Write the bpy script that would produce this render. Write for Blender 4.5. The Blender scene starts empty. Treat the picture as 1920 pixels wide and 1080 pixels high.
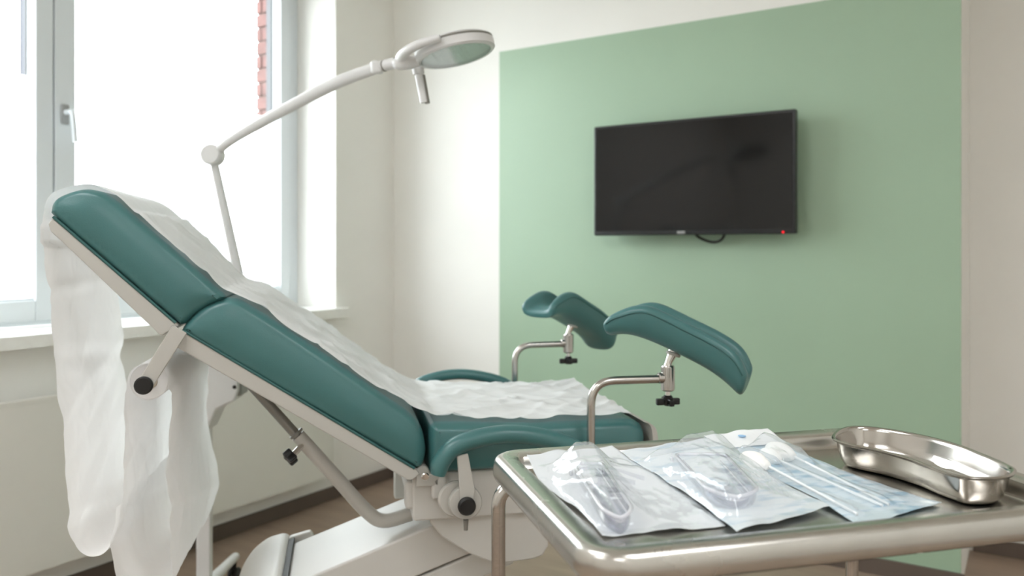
import bpy, bmesh, math, random
from mathutils import Vector, Matrix, noise
random.seed(7)
PI = math.pi
R = math.radians
scene = bpy.context.scene
COL = scene.collection

# ------------------------------------------------------------------ camera, world, light, exposure
YAW = math.atan(975 / 1514)
cam_d = bpy.data.cameras.new('camera')
cam = bpy.data.objects.new('camera', cam_d)
COL.objects.link(cam)
cam.location = (0, 0, 1.2)
cam.rotation_euler = (R(90), 0, YAW)
cam_d.sensor_width = 36
cam_d.lens = 1514 / 1920 * 36
cam_d.shift_y = -74 / 1920
cam_d.clip_start = 0.05
cam_d.dof.use_dof = True
cam_d.dof.focus_distance = 1.38
cam_d.dof.aperture_fstop = 3.4
scene.camera = cam

world = bpy.data.worlds.new('overcast_sky')
scene.world = world
world.use_nodes = True
bg = world.node_tree.nodes['Background']
bg.inputs[0].default_value = (0.93, 0.97, 1.0, 1)
bg.inputs[1].default_value = 8.2

def portal(name, loc, sx, sy):
    l = bpy.data.lights.new(name, 'AREA')
    l.shape = 'RECTANGLE'
    l.size, l.size_y = sx, sy
    l.cycles.is_portal = True
    o = bpy.data.objects.new(name, l)
    COL.objects.link(o)
    o.location = loc
    o.rotation_euler = (0, R(-90), 0)       # faces +X, into the room
    return o
portal('window_portal', (-3.2, 1.83, 1.68), 1.7, 2.1)
FILL_STRENGTH = 6.6  # strength of the added ceiling fill panels
scene.cycles.diffuse_bounces = 8
scene.cycles.transparent_max_bounces = 24

scene.view_settings.view_transform = 'Standard'
scene.view_settings.look = 'None'
scene.view_settings.gamma = 1
scene.view_settings.use_curve_mapping = False
scene.view_settings.exposure = 0.56

# ------------------------------------------------------------------ materials
def srgb(r, g, b):
    f = lambda c: (c / 255 / 12.92) if c / 255 <= 0.04045 else ((c / 255 + 0.055) / 1.055) ** 2.4
    return (f(r), f(g), f(b), 1)

def mat(name, col, rough=0.5, metal=0.0, var=0.04, scale=8.0, bump=0.0, bscale=200.0, spec=0.5, coat=0.0,
        stretch=(1, 1, 1), rvar=0.0):
    m = bpy.data.materials.new(name)
    m.use_nodes = True
    nt = m.node_tree
    n = nt.nodes
    p = n['Principled BSDF']
    tc = n.new('ShaderNodeTexCoord')
    mp = n.new('ShaderNodeMapping')
    mp.inputs['Scale'].default_value = stretch
    nt.links.new(tc.outputs['Object'], mp.inputs[0])
    nz = n.new('ShaderNodeTexNoise')
    nz.inputs['Scale'].default_value = scale
    nz.inputs['Detail'].default_value = 4
    nt.links.new(mp.outputs[0], nz.inputs['Vector'])
    rp = n.new('ShaderNodeValToRGB')
    c = col
    rp.color_ramp.elements[0].color = tuple(x * (1 - var) for x in c[:3]) + (1,)
    rp.color_ramp.elements[1].color = tuple(min(1, x * (1 + var)) for x in c[:3]) + (1,)
    rp.color_ramp.elements[0].position = 0.3
    rp.color_ramp.elements[1].position = 0.7
    nt.links.new(nz.outputs['Fac'], rp.inputs[0])
    nt.links.new(rp.outputs[0], p.inputs['Base Color'])
    p.inputs['Roughness'].default_value = rough
    p.inputs['Metallic'].default_value = metal
    p.inputs['Specular IOR Level'].default_value = spec
    p.inputs['Coat Weight'].default_value = coat
    if rvar:
        mr = n.new('ShaderNodeMapRange')
        mr.inputs['To Min'].default_value = rough - rvar
        mr.inputs['To Max'].default_value = rough + rvar
        nt.links.new(nz.outputs['Fac'], mr.inputs['Value'])
        nt.links.new(mr.outputs[0], p.inputs['Roughness'])
    if bump:
        nb = n.new('ShaderNodeTexNoise')
        nb.inputs['Scale'].default_value = bscale
        nb.inputs['Detail'].default_value = 3
        nt.links.new(mp.outputs[0], nb.inputs['Vector'])
        b = n.new('ShaderNodeBump')
        b.inputs['Strength'].default_value = bump
        b.inputs['Distance'].default_value = 0.002
        nt.links.new(nb.outputs['Fac'], b.inputs['Height'])
        nt.links.new(b.outputs[0], p.inputs['Normal'])
    return m

WALL = mat('white_wall_paint', srgb(238, 237, 233), 0.8, var=0.015, scale=3, bump=0.15, bscale=160, spec=0.08)
GREEN = mat('sage_green_paint', srgb(158, 183, 158), 0.46, var=0.015, scale=3, bump=0.12, bscale=160, spec=0.55)
CEIL = mat('ceiling_paint', srgb(240, 238, 232), 0.9, var=0.01)
FRAME = mat('window_frame_lacquer', srgb(217, 223, 227), 0.4, var=0.01)
SILL = mat('sill_stone', srgb(236, 236, 232), 0.35, var=0.03, scale=30)
SKIRT = mat('dark_vinyl_skirting', srgb(98, 86, 78), 0.55, var=0.06)
RAD = mat('radiator_enamel', srgb(222, 221, 214), 0.4, var=0.01)
TEAL = mat('teal_vinyl', srgb(66, 113, 114), 0.31, var=0.05, scale=5, bump=0.12, bscale=420, spec=0.55)
TEALD = mat('teal_piping', srgb(44, 92, 90), 0.5, var=0.03)
SHELL = mat('offwhite_abs_plastic', srgb(188, 186, 180), 0.4, var=0.012, bump=0.03, bscale=500)
BODYW = mat('warm_white_housing', srgb(204, 202, 197), 0.36, var=0.012, bump=0.03, bscale=500)
BLACK = mat('black_rubber', srgb(22, 21, 20), 0.5, var=0.1)
BLACKP = mat('black_glossy_plastic', srgb(15, 15, 16), 0.25, var=0.05)
STEEL = mat('brushed_steel', srgb(192, 188, 183), 0.2, 1.0, var=0.05, scale=40, stretch=(1, 12, 12), rvar=0.05)
TRAYM = mat('tray_steel', srgb(202, 199, 193), 0.26, 1.0, var=0.05, scale=14, rvar=0.06)
DISHM = mat('polished_steel', srgb(188, 183, 177), 0.16, 1.0, var=0.04, scale=20, rvar=0.03)
CHROME = mat('chrome', srgb(225, 222, 218), 0.08, 1.0, var=0.02)
GREYM = mat('grey_anodised_rod', srgb(140, 139, 134), 0.35, 0.6, var=0.04)
LAMPW = mat('white_lamp_lacquer', srgb(222, 222, 222), 0.35, var=0.012)
LAMPG = mat('grey_lamp_plastic', srgb(128, 126, 120), 0.45, var=0.03)
BEZEL = mat('television_bezel', srgb(18, 20, 22), 0.3, var=0.05)
SCREEN = mat('television_screen', srgb(8, 8, 9), 0.1, var=0.02, spec=0.45)
LOGO = mat('pale_metal_badge', srgb(150, 150, 150), 0.4, var=0.05)
COTTON = mat('cotton', srgb(244, 244, 242), 0.95, var=0.03, scale=60, bump=0.6, bscale=260)
STICK = mat('white_swab_stick', srgb(238, 242, 244), 0.4, var=0.01)
CORE = mat('cardboard_core', srgb(196, 186, 170), 0.9, var=0.06)
BRICK = mat('red_brick', srgb(112, 80, 76), 0.9, var=0.2, scale=14, bump=0.5, bscale=120)
MORTAR = mat('pale_mortar', srgb(126, 108, 102), 0.95, var=0.08, scale=30)
DARKF = mat('dark_outer_seal', srgb(14, 16, 18), 0.5, var=0.05)
BLUEF = mat('blue_outer_blind_guide', srgb(8, 17, 44), 0.5, var=0.05)

def floor_material():
    m = mat('beige_wood_vinyl', srgb(154, 135, 119), 0.42, var=0.12, scale=2.2, stretch=(1, 7, 1), bump=0.08, bscale=60)
    return m
FLOOR = floor_material()

def paper_material(name, col, trans, blue=0.0):
    m = bpy.data.materials.new(name)
    m.use_nodes = True
    nt = m.node_tree
    n = nt.nodes
    p = n['Principled BSDF']
    out = n['Material Output']
    p.inputs['Roughness'].default_value = 0.9
    p.inputs['Specular IOR Level'].default_value = 0.15
    tc = n.new('ShaderNodeTexCoord')
    nz = n.new('ShaderNodeTexNoise')
    nz.inputs['Scale'].default_value = 24
    nz.inputs['Detail'].default_value = 6
    nt.links.new(tc.outputs['Object'], nz.inputs['Vector'])
    rp = n.new('ShaderNodeValToRGB')
    rp.color_ramp.elements[0].color = tuple(c * 0.96 for c in col[:3]) + (1,)
    rp.color_ramp.elements[1].color = col
    nt.links.new(nz.outputs['Fac'], rp.inputs[0])
    src = rp.outputs[0]
    if blue:
        mp = n.new('ShaderNodeMapping')
        mp.inputs['Scale'].default_value = (14, 46, 1)
        mp.inputs['Rotation'].default_value = (0, 0, 0.7)
        nt.links.new(tc.outputs['Object'], mp.inputs[0])
        n2 = n.new('ShaderNodeTexNoise')
        n2.inputs['Scale'].default_value = 1.6
        n2.inputs['Detail'].default_value = 2
        nt.links.new(mp.outputs[0], n2.inputs['Vector'])
        r2 = n.new('ShaderNodeValToRGB')
        r2.color_ramp.elements[0].position = 0.50
        r2.color_ramp.elements[0].color = (0, 0, 0, 1)
        r2.color_ramp.elements[1].position = 0.66
        r2.color_ramp.elements[1].color = (blue, blue, blue, 1)
        nt.links.new(n2.outputs['Fac'], r2.inputs[0])
        mx = n.new('ShaderNodeMix')
        mx.data_type = 'RGBA'
        nt.links.new(r2.outputs[0], mx.inputs[0])
        nt.links.new(src, mx.inputs[6])
        mx.inputs[7].default_value = srgb(128, 178, 206)
        src = mx.outputs[2]
    nt.links.new(src, p.inputs['Base Color'])
    b = n.new('ShaderNodeBump')
    b.inputs['Strength'].default_value = 0.25
    b.inputs['Distance'].default_value = 0.003
    nt.links.new(nz.outputs['Fac'], b.inputs['Height'])
    nt.links.new(b.outputs[0], p.inputs['Normal'])
    tr = n.new('ShaderNodeBsdfTranslucent')
    nt.links.new(src, tr.inputs[0])
    mix = n.new('ShaderNodeMixShader')
    mix.inputs[0].default_value = trans
    nt.links.new(p.outputs[0], mix.inputs[1])
    nt.links.new(tr.outputs[0], mix.inputs[2])
    nt.links.new(mix.outputs[0], out.inputs[0])
    return m
PAPER = paper_material('white_crepe_paper', srgb(253, 253, 253), 0.33)
BACKING = paper_material('pouch_backing_paper', srgb(240, 243, 245), 0.06)
BACKBLUE = paper_material('pouch_backing_blue_print', srgb(236, 242, 245), 0.06, blue=0.35)
BACKBLUE2 = paper_material('pouch_backing_light_blue', srgb(218, 232, 239), 0.06, blue=0.7)

def clear_material(name, tint, rough, haze, hazecol=(0.9, 0.93, 0.96, 1), refl=1.0, bump=0.0, bscale=90):
    m = bpy.data.materials.new(name)
    m.use_nodes = True
    nt = m.node_tree
    n = nt.nodes
    n.remove(n['Principled BSDF'])
    out = n['Material Output']
    t = n.new('ShaderNodeBsdfTransparent')
    t.inputs[0].default_value = tint
    g = n.new('ShaderNodeBsdfGlossy')
    g.inputs['Roughness'].default_value = rough
    d = n.new('ShaderNodeBsdfDiffuse')
    d.inputs[0].default_value = hazecol
    m1 = n.new('ShaderNodeMixShader')
    m1.inputs[0].default_value = haze
    nt.links.new(t.outputs[0], m1.inputs[1])
    nt.links.new(d.outputs[0], m1.inputs[2])
    fr = n.new('ShaderNodeLayerWeight')
    fr.inputs[0].default_value = 0.5
    pw = n.new('ShaderNodeMath')
    pw.operation = 'POWER'
    pw.inputs[1].default_value = 5.0
    nt.links.new(fr.outputs['Facing'], pw.inputs[0])
    mu = n.new('ShaderNodeMath')
    mu.operation = 'MULTIPLY_ADD'
    mu.use_clamp = True
    mu.inputs[1].default_value = 0.9 * refl
    mu.inputs[2].default_value = 0.05 * refl
    nt.links.new(pw.outputs[0], mu.inputs[0])
    m2 = n.new('ShaderNodeMixShader')
    nt.links.new(mu.outputs[0], m2.inputs[0])
    nt.links.new(m1.outputs[0], m2.inputs[1])
    nt.links.new(g.outputs[0], m2.inputs[2])
    nt.links.new(m2.outputs[0], out.inputs[0])
    if bump:
        tc = n.new('ShaderNodeTexCoord')
        nb = n.new('ShaderNodeTexNoise')
        nb.inputs['Scale'].default_value = bscale
        nt.links.new(tc.outputs['Object'], nb.inputs['Vector'])
        b = n.new('ShaderNodeBump')
        b.inputs['Strength'].default_value = bump
        b.inputs['Distance'].default_value = 0.004
        nt.links.new(nb.outputs['Fac'], b.inputs['Height'])
        nt.links.new(b.outputs[0], g.inputs['Normal'])
        nt.links.new(b.outputs[0], fr.inputs['Normal'])
    return m
GLASS = clear_material('window_glass', (0.97, 0.985, 0.98, 1), 0.0, 0.0, refl=1.0)
FILM = clear_material('clear_pouch_film', (0.97, 0.98, 0.99, 1), 0.035, 0.14, (0.96, 0.97, 0.99, 1), refl=1.15, bump=0.3, bscale=40)
CLEARP = clear_material('clear_polystyrene', (0.96, 0.965, 0.985, 1), 0.04, 0.07, (0.88, 0.89, 0.98, 1), refl=1.6)
RIMP = clear_material('whitened_plastic_rim', (0.93, 0.94, 0.98, 1), 0.06, 0.55, (0.95, 0.955, 1.0, 1), refl=2.0)  # bright edge highlights put into the rim colour as white haze
LENS = clear_material('lamp_lens', (0.92, 0.96, 0.95, 1), 0.08, 0.25, (0.75, 0.8, 0.8, 1), refl=1.0)

def frosted_material():
    m = bpy.data.materials.new('frosted_window_film')
    m.use_nodes = True
    nt = m.node_tree
    n = nt.nodes
    n.remove(n['Principled BSDF'])
    t = n.new('ShaderNodeBsdfTransparent')
    tr = n.new('ShaderNodeBsdfTranslucent')
    tr.inputs[0].default_value = (0.95, 0.97, 0.98, 1)
    mx = n.new('ShaderNodeMixShader')
    mx.inputs[0].default_value = 0.35
    nt.links.new(t.outputs[0], mx.inputs[1])
    nt.links.new(tr.outputs[0], mx.inputs[2])
    nt.links.new(mx.outputs[0], n['Material Output'].inputs[0])
    return m
FROST = frosted_material()

def emission(name, col, s):
    m = bpy.data.materials.new(name)
    m.use_nodes = True
    nt = m.node_tree
    e = nt.nodes.new('ShaderNodeEmission')
    e.inputs[0].default_value = col
    e.inputs[1].default_value = s
    nt.links.new(e.outputs[0], nt.nodes['Material Output'].inputs[0])
    return m
LED = emission('red_standby_led', (1, 0.02, 0.03, 1), 1.2)

# ------------------------------------------------------------------ mesh helpers
def link(name, bm, m, parent=None, sharp=38, recalc=True):
    if recalc:
        bmesh.ops.recalc_face_normals(bm, faces=bm.faces)
    me = bpy.data.meshes.new(name)
    bm.to_mesh(me)
    bm.free()
    for p in me.polygons:
        p.use_smooth = True
    me.set_sharp_from_angle(angle=R(sharp))
    me.materials.append(m)
    o = bpy.data.objects.new(name, me)
    COL.objects.link(o)
    if sharp < 180:
        wn = o.modifiers.new('weighted_normals', 'WEIGHTED_NORMAL')
        wn.keep_sharp = True
        wn.weight = 90
    if parent is not None:
        o.parent = parent
    return o

def thing(name, label, cat, loc=(0, 0, 0), rz=0.0, group=None):
    o = bpy.data.objects.new(name, None)
    o.empty_display_size = 0.1
    COL.objects.link(o)
    o.location = loc
    o.rotation_euler = (0, 0, rz)
    o['label'] = label
    o['category'] = cat
    if group:
        o['group'] = group
    return o

def tag(o, label, cat, group=None, kind=None):
    o['label'] = label
    o['category'] = cat
    if group:
        o['group'] = group
    if kind:
        o['kind'] = kind
    return o

def struct(o, label=None):
    o['kind'] = 'structure'
    if label:
        o['label'] = label
    return o

def new():
    return bmesh.new()

def bevel(bm, w, seg=3, ang=30, faces_from=0):
    if w <= 0:
        return
    bm.edges.ensure_lookup_table()
    bmesh.ops.recalc_face_normals(bm, faces=bm.faces)
    ed = [e for e in bm.edges if len(e.link_faces) == 2 and e.calc_face_angle(0) > R(ang)]
    bmesh.ops.bevel(bm, geom=ed, offset=w, segments=seg, profile=0.5, affect='EDGES', clamp_overlap=True)

def box(bm, lo, hi, mtx=None):
    x0, y0, z0 = lo
    x1, y1, z1 = hi
    vs = [bm.verts.new(p) for p in ((x0, y0, z0), (x1, y0, z0), (x1, y1, z0), (x0, y1, z0),
                                    (x0, y0, z1), (x1, y0, z1), (x1, y1, z1), (x0, y1, z1))]
    for f in ((3, 2, 1, 0), (4, 5, 6, 7), (0, 1, 5, 4), (1, 2, 6, 5), (2, 3, 7, 6), (3, 0, 4, 7)):
        bm.faces.new([vs[i] for i in f])
    if mtx is not None:
        bmesh.ops.transform(bm, matrix=mtx, verts=vs)
    return vs

def box_obj(name, lo, hi, m, parent=None, bev=0.004, seg=2):
    bm = new()
    box(bm, lo, hi)
    bevel(bm, bev, seg)
    return link(name, bm, m, parent)

def catmull(pts, n=6, closed=False):
    P = [Vector(p) for p in pts]
    out = []
    L = len(P)
    rng = range(L) if closed else range(L - 1)
    for i in rng:
        if closed:
            a, b, c, d = P[(i - 1) % L], P[i], P[(i + 1) % L], P[(i + 2) % L]
        else:
            a = P[i - 1] if i > 0 else P[i] * 2 - P[i + 1]
            b, c = P[i], P[i + 1]
            d = P[i + 2] if i + 2 < L else P[i + 1] * 2 - P[i]
        for k in range(n):
            t = k / n
            out.append(0.5 * ((2 * b) + (c - a) * t + (2 * a - 5 * b + 4 * c - d) * t * t + (3 * b - a - 3 * c + d) * t ** 3))
    if not closed:
        out.append(P[-1])
    return out

def resample(pts, n):
    P = [Vector(p) for p in pts]
    d = [0]
    for a, b in zip(P, P[1:]):
        d.append(d[-1] + (b - a).length)
    out = []
    j = 0
    for i in range(n):
        t = d[-1] * i / (n - 1)
        while j < len(P) - 2 and d[j + 1] < t:
            j += 1
        f = (t - d[j]) / max(1e-9, d[j + 1] - d[j])
        out.append(P[j].lerp(P[j + 1], f))
    return out

def prism(bm, prof, w0, w1):
    """profile in the (x, z) plane pulled along y"""
    a = [bm.verts.new((p[0], w0, p[1])) for p in prof]
    b = [bm.verts.new((p[0], w1, p[1])) for p in prof]
    n = len(prof)
    bm.faces.new(a)
    bm.faces.new(list(reversed(b)))
    for i in range(n):
        j = (i + 1) % n
        bm.faces.new([a[j], a[i], b[i], b[j]])

def prism_obj(name, prof, w0, w1, m, parent, bev=0.006, seg=3, ang=30):
    bm = new()
    prism(bm, prof, w0, w1)
    bevel(bm, bev, seg, ang)
    return link(name, bm, m, parent)

def tube(bm, path, rad, seg=16, caps=True, flat=1.0, up=None):
    """round tube along a path; rad is a number or one per point; flat squashes the second axis"""
    P = [Vector(p) for p in path]
    n = len(P)
    rings = []
    T = []
    for i in range(n):
        t = (P[min(i + 1, n - 1)] - P[max(i - 1, 0)])
        T.append(t.normalized())
    u = Vector(up) if up else (Vector((0, 0, 1)) if abs(T[0].z) < 0.9 else Vector((1, 0, 0)))
    u = (u - T[0] * u.dot(T[0])).normalized()
    for i in range(n):
        if i:
            q = T[i - 1].rotation_difference(T[i])
            u = q @ u
            u = (u - T[i] * u.dot(T[i])).normalized()
        v = T[i].cross(u)
        r = rad[i] if isinstance(rad, (list, tuple)) else rad
        rings.append([bm.verts.new(P[i] + (u * math.cos(a) * flat + v * math.sin(a)) * r)
                      for a in (2 * PI * k / seg for k in range(seg))])
    for i in range(n - 1):
        for k in range(seg):
            j = (k + 1) % seg
            bm.faces.new([rings[i][k], rings[i][j], rings[i + 1][j], rings[i + 1][k]])
    if caps:
        bm.faces.new(list(reversed(rings[0])))
        bm.faces.new(rings[-1])
    return rings

def tube_obj(name, path, rad, m, parent=None, seg=16, flat=1.0, up=None, sharp=38):
    bm = new()
    tube(bm, path, rad, seg, True, flat, up)
    return link(name, bm, m, parent, sharp)

def fillet(pts, r, n=6):
    """polyline with rounded corners"""
    P = [Vector(p) for p in pts]
    out = [P[0]]
    for a, b, c in zip(P, P[1:], P[2:]):
        d1, d2 = (a - b), (c - b)
        rr = min(r, d1.length * 0.49, d2.length * 0.49)
        p, q = b + d1.normalized() * rr, b + d2.normalized() * rr
        for k in range(n + 1):
            t = k / n
            out.append(p * (1 - t) ** 2 + b * 2 * t * (1 - t) + q * t * t)
    out.append(P[-1])
    return out

def lathe(bm, prof, mtx=None, seg=28):
    """profile (r, h) spun about local z; mtx places it"""
    rings = []
    vs = []
    for r, h in prof:
        if r < 1e-6:
            v = bm.verts.new((0, 0, h))
            rings.append([v])
            vs.append(v)
        else:
            ring = [bm.verts.new((r * math.cos(2 * PI * k / seg), r * math.sin(2 * PI * k / seg), h)) for k in range(seg)]
            rings.append(ring)
            vs += ring
    for a, b in zip(rings, rings[1:]):
        for k in range(seg):
            j = (k + 1) % seg
            if len(a) == 1 and len(b) == 1:
                continue
            if len(a) == 1:
                bm.faces.new([a[0], b[j], b[k]])
            elif len(b) == 1:
                bm.faces.new([a[k], a[j], b[0]])
            else:
                bm.faces.new([a[k], a[j], b[j], b[k]])
    if mtx is not None:
        bmesh.ops.transform(bm, matrix=mtx, verts=vs)

def frame_mtx(loc, axis):
    z = Vector(axis).normalized()
    return Matrix.Translation(Vector(loc)) @ z.to_track_quat('Z', 'Y').to_matrix().to_4x4()

def lathe_obj(name, prof, m, parent=None, loc=(0, 0, 0), axis=(0, 0, 1), seg=28, sharp=38):
    bm = new()
    lathe(bm, prof, frame_mtx(loc, axis), seg)
    return link(name, bm, m, parent, sharp)

def cap(r, h, e=0.003):
    """closed cylinder profile with softened ends"""
    return [(0, 0), (r - e, 0), (r, e), (r, h - e), (r - e, h), (0, h)]

def grid_obj(name, rows, m, parent=None, thick=0.0, sharp=180):
    bm = new()
    V = [[bm.verts.new(p) for p in row] for row in rows]
    for i in range(len(V) - 1):
        for j in range(len(V[0]) - 1):
            bm.faces.new([V[i][j], V[i][j + 1], V[i + 1][j + 1], V[i + 1][j]])
    o = link(name, bm, m, parent, sharp, recalc=True)
    if thick:
        s = o.modifiers.new('thickness', 'SOLIDIFY')
        s.thickness = thick
        s.offset = 0
    return o

def loft(bm, loops, close_last=True, close_first=False):
    R_ = [[bm.verts.new(p) for p in lp] for lp in loops]
    n = len(R_[0])
    for a, b in zip(R_, R_[1:]):
        for k in range(n):
            j = (k + 1) % n
            bm.faces.new([a[k], a[j], b[j], b[k]])
    if close_last:
        bm.faces.new(R_[-1])
    if close_first:
        bm.faces.new(list(reversed(R_[0])))

def nz(*a):
    return noise.noise(Vector(a))

# ------------------------------------------------------------------ room shell
XL, YB, YR, XR, YF, ZC = -2.82, 3.231, 3.69, 2.2, -2.6, 2.75
FX = -3.07                                   # inner face of the window frame
WY0, WY1, WZ0, WZ1 = 0.85, 2.81, 0.88, 2.60

struct(box_obj('floor', (-3.3, YF - 0.2, -0.1), (XR + 0.2, YR + 0.2, 0), FLOOR, bev=0), 'beige brown wood grain vinyl floor')
struct(box_obj('ceiling', (-3.3, YF - 0.2, ZC), (XR + 0.2, YR + 0.2, ZC + 0.1), CEIL, bev=0), 'plain white ceiling')
def wall_with_hole():
    bm = new()
    xo = -3.16
    box(bm, (xo, YF - 0.2, 0), (XL, WY0, ZC))
    box(bm, (xo, WY1, 0), (XL, YR + 0.2, ZC))
    box(bm, (xo, WY0, 0), (XL, WY1, WZ0))
    box(bm, (xo, WY0, WZ1), (XL, WY1, ZC))
    return struct(link('wall_left', bm, WALL, sharp=20), 'white wall holding the window')
wall_with_hole()
bm = new()
box(bm, (XL, YB, 0), (-0.209, YR, ZC))
wb = struct(link('wall_back', bm, WALL, sharp=20), 'white back wall with a painted sage green field')
box_obj('painted_field', (-2.152, YB - 0.0015, 0.06), (-0.2088, YB + 0.01, 2.145), GREEN, wb, bev=0)
struct(box_obj('wall_recess', (-0.209, YR, 0), (XR, YR + 0.2, ZC), WALL, bev=0), 'white recessed wall right of the green field')
struct(box_obj('wall_right', (XR, YF, 0), (XR + 0.2, YR + 0.2, ZC), WALL, bev=0), 'white right wall')
struct(box_obj('wall_front', (-3.16, YF - 0.2, 0), (XR + 0.2, YF, ZC), WALL, bev=0), 'white wall behind the camera')
struct(box_obj('baseboard_left', (XL, YF, 0), (XL + 0.012, YB - 0.012, 0.062), SKIRT, bev=0.002), 'dark vinyl skirting under the window wall')
struct(box_obj('baseboard_back', (XL, YB - 0.012, 0), (-0.197, YB, 0.062), SKIRT, bev=0.002), 'dark vinyl skirting under the green wall')
struct(box_obj('baseboard_recess', (-0.197, YR - 0.012, 0), (XR, YR, 0.062), SKIRT, bev=0.002), 'dark vinyl skirting under the recessed wall')

# window: outer frame, two sashes, glass, frosted film, handle
win = bpy.data.objects.new('window_1', None)
COL.objects.link(win)
win.location = (FX, (WY0 + WY1) / 2, WZ0)
struct(win, 'white two sash window with frosted lower film')
wo = Vector((FX, (WY0 + WY1) / 2, WZ0))
def wbox(name, lo, hi, m, parent=win, bev=0.004):
    lo, hi = Vector(lo) - wo, Vector(hi) - wo
    bm = new()
    box(bm, lo, hi)
    bevel(bm, bev, 2)
    return link(name, bm, m, parent)
def ring_frame(name, y0, y1, z0, z1, x0, x1, wl, wr, wb_, wt, m, parent=win, bev=0.005):
    bm = new()
    box(bm, (x0, y0, z0), (x1, y0 + wl, z1))
    box(bm, (x0, y1 - wr, z0), (x1, y1, z1))
    box(bm, (x0, y0 + wl, z0), (x1, y1 - wr, z0 + wb_))
    box(bm, (x0, y0 + wl, z1 - wt), (x1, y1 - wr, z1))
    bmesh.ops.translate(bm, verts=bm.verts, vec=-wo)
    bevel(bm, bev, 2)
    return link(name, bm, m, parent)
ring_frame('outer_frame', WY0, WY1, 0.915, WZ1, FX - 0.085, FX - 0.012, 0.05, 0.075, 0.05, 0.05, FRAME)
wbox('mullion', (FX - 0.085, 1.575, 0.94), (FX - 0.012, 1.64, WZ1 - 0.03), FRAME)
for (a, b) in ((0.885, 1.604), (1.609, 2.742)):
    s = ring_frame('sash', a, b, 0.935, WZ1 - 0.02, FX - 0.062, FX + 0.006, 0.075, (wr_ := 0.055 if b > 2 else 0.064), 0.075, 0.075, FRAME)
    ring_frame('glazing_bead', a + 0.07, b - wr_ + 0.005, 1.005, WZ1 - 0.09, FX - 0.048, FX - 0.006, 0.014, 0.009, 0.014, 0.014, FRAME, s, 0.003)
    ring_frame('rubber_seal', a + 0.078, b - wr_ + 0.002, 1.0, WZ1 - 0.085, FX - 0.060, FX - 0.050, 0.012, 0.008, 0.008, 0.008, DARKF, s, 0.001)
    wbox('pane', (FX - 0.034, a + 0.07, 1.0), (FX - 0.030, b - wr_ + 0.004, WZ1 - 0.085), GLASS, s, 0)
    wbox('frosted_film', (FX - 0.0295, a + 0.086, 1.016), (FX - 0.0292, b - wr_ - 0.004, 1.835), FROST, s, 0)
hb = wbox('handle_base', (FX + 0.006, 1.628, 1.668), (FX + 0.018, 1.658, 1.742), mat('satin_handle', srgb(158, 160, 160), 0.4, 0.2), bev=0.006)
bm = new()
tube(bm, fillet([(FX + 0.014, 1.643, 1.712), (FX + 0.062, 1.645, 1.712), (FX + 0.062, 1.655, 1.598)], 0.02), 0.0095, 14)
bmesh.ops.translate(bm, verts=bm.verts, vec=-wo)
link('handle_lever', bm, FRAME, hb)
bm = new()
box(bm, (FX - 0.005, WY0 + 0.001, 0.8725), (XL + 0.001, WY1 - 0.001, 0.915))
box(bm, (XL + 0.001, WY0 - 0.04, 0.8725), (-2.765, WY1 + 0.04, 0.915))
s = struct(link('trim_1', bm, SILL, sharp=20), 'white window sill projecting over the radiator')

# brick reveal and dark guide seen through the clear upper pane
ext = struct(box_obj('wall_exterior', (-3.40, WY1 + 0.018, 0.4), (-3.165, WY1 + 0.30, 3.0), MORTAR, bev=0), 'outer brick reveal beyond the window')
bx = random.Random(3)
for r in range(34):
    z = 0.42 + r * 0.0715
    for (x0, x1) in (((-3.400, -3.312),) if r % 2 else ((-3.400, -3.362), (-3.352, -3.312))):
        j = bx.uniform(0, 0.004)
        box_obj('brick', (x0 - 0.002, WY1 + 0.008 - j, z), (x1, WY1 + 0.03, z + 0.0635), BRICK, ext, bev=0.003, seg=1)
struct(box_obj('trim_2', (-3.311, WY1 - 0.004, 0.9), (-3.19, WY1 + 0.03, WZ1 + 0.1), mat('grey_outer_guide', srgb(62, 64, 69), 0.5), bev=0.002), 'grey outer blind guide at the right window edge')
struct(box_obj('trim_4', (-3.222, WY1 - 0.012, 0.9), (-3.165, WY1 - 0.0045, WZ1 + 0.1), DARKF, bev=0.001), 'dark seal strip at the right window edge')
struct(box_obj('trim_3', (-3.215, 1.556, 1.83), (-3.165, 1.64, WZ1 + 0.1), BLUEF, bev=0.002), 'blue outer guide behind the left pane')

struct(box_obj('ground', (-40, -30, -0.6), (-3.6, 34, -0.5), mat('outdoor_paving', srgb(98, 97, 94), 0.9, var=0.1, scale=1.5), bev=0), 'grey paved ground outside the window')

# unseen ceiling panels, added as fill to brighten the room
def fill_panel(x, y, label):
    t = thing('ceiling_fill', label, 'light', (x, y, ZC - 0.02), 0, 'added fill panels')
    bm = new()
    box(bm, (-0.60, -0.31, -0.012), (0.60, 0.31, 0.02))
    bevel(bm, 0.004, 2)
    link('housing', bm, FRAME, t)
    box_obj('diffuser', (-0.58, -0.29, -0.015), (0.58, 0.29, -0.011), FILL_GLOW, t, bev=0.001)

FILL_GLOW = emission('fill_panel_glow', (0.97, 0.99, 1.0, 1), FILL_STRENGTH)
for x, y, lab in ((-1.5, 0.0, 'added long fill panel on the ceiling above the examination chair head'),
                  (-1.5, -1.5, 'added long fill panel on the ceiling behind the camera near the window wall'),
                  (1.0, 0.6, 'added long fill panel on the ceiling right of the trolley'),
                  (1.0, -1.3, 'added long fill panel on the ceiling behind the camera near the right wall')):
    fill_panel(x, y, lab)
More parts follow.
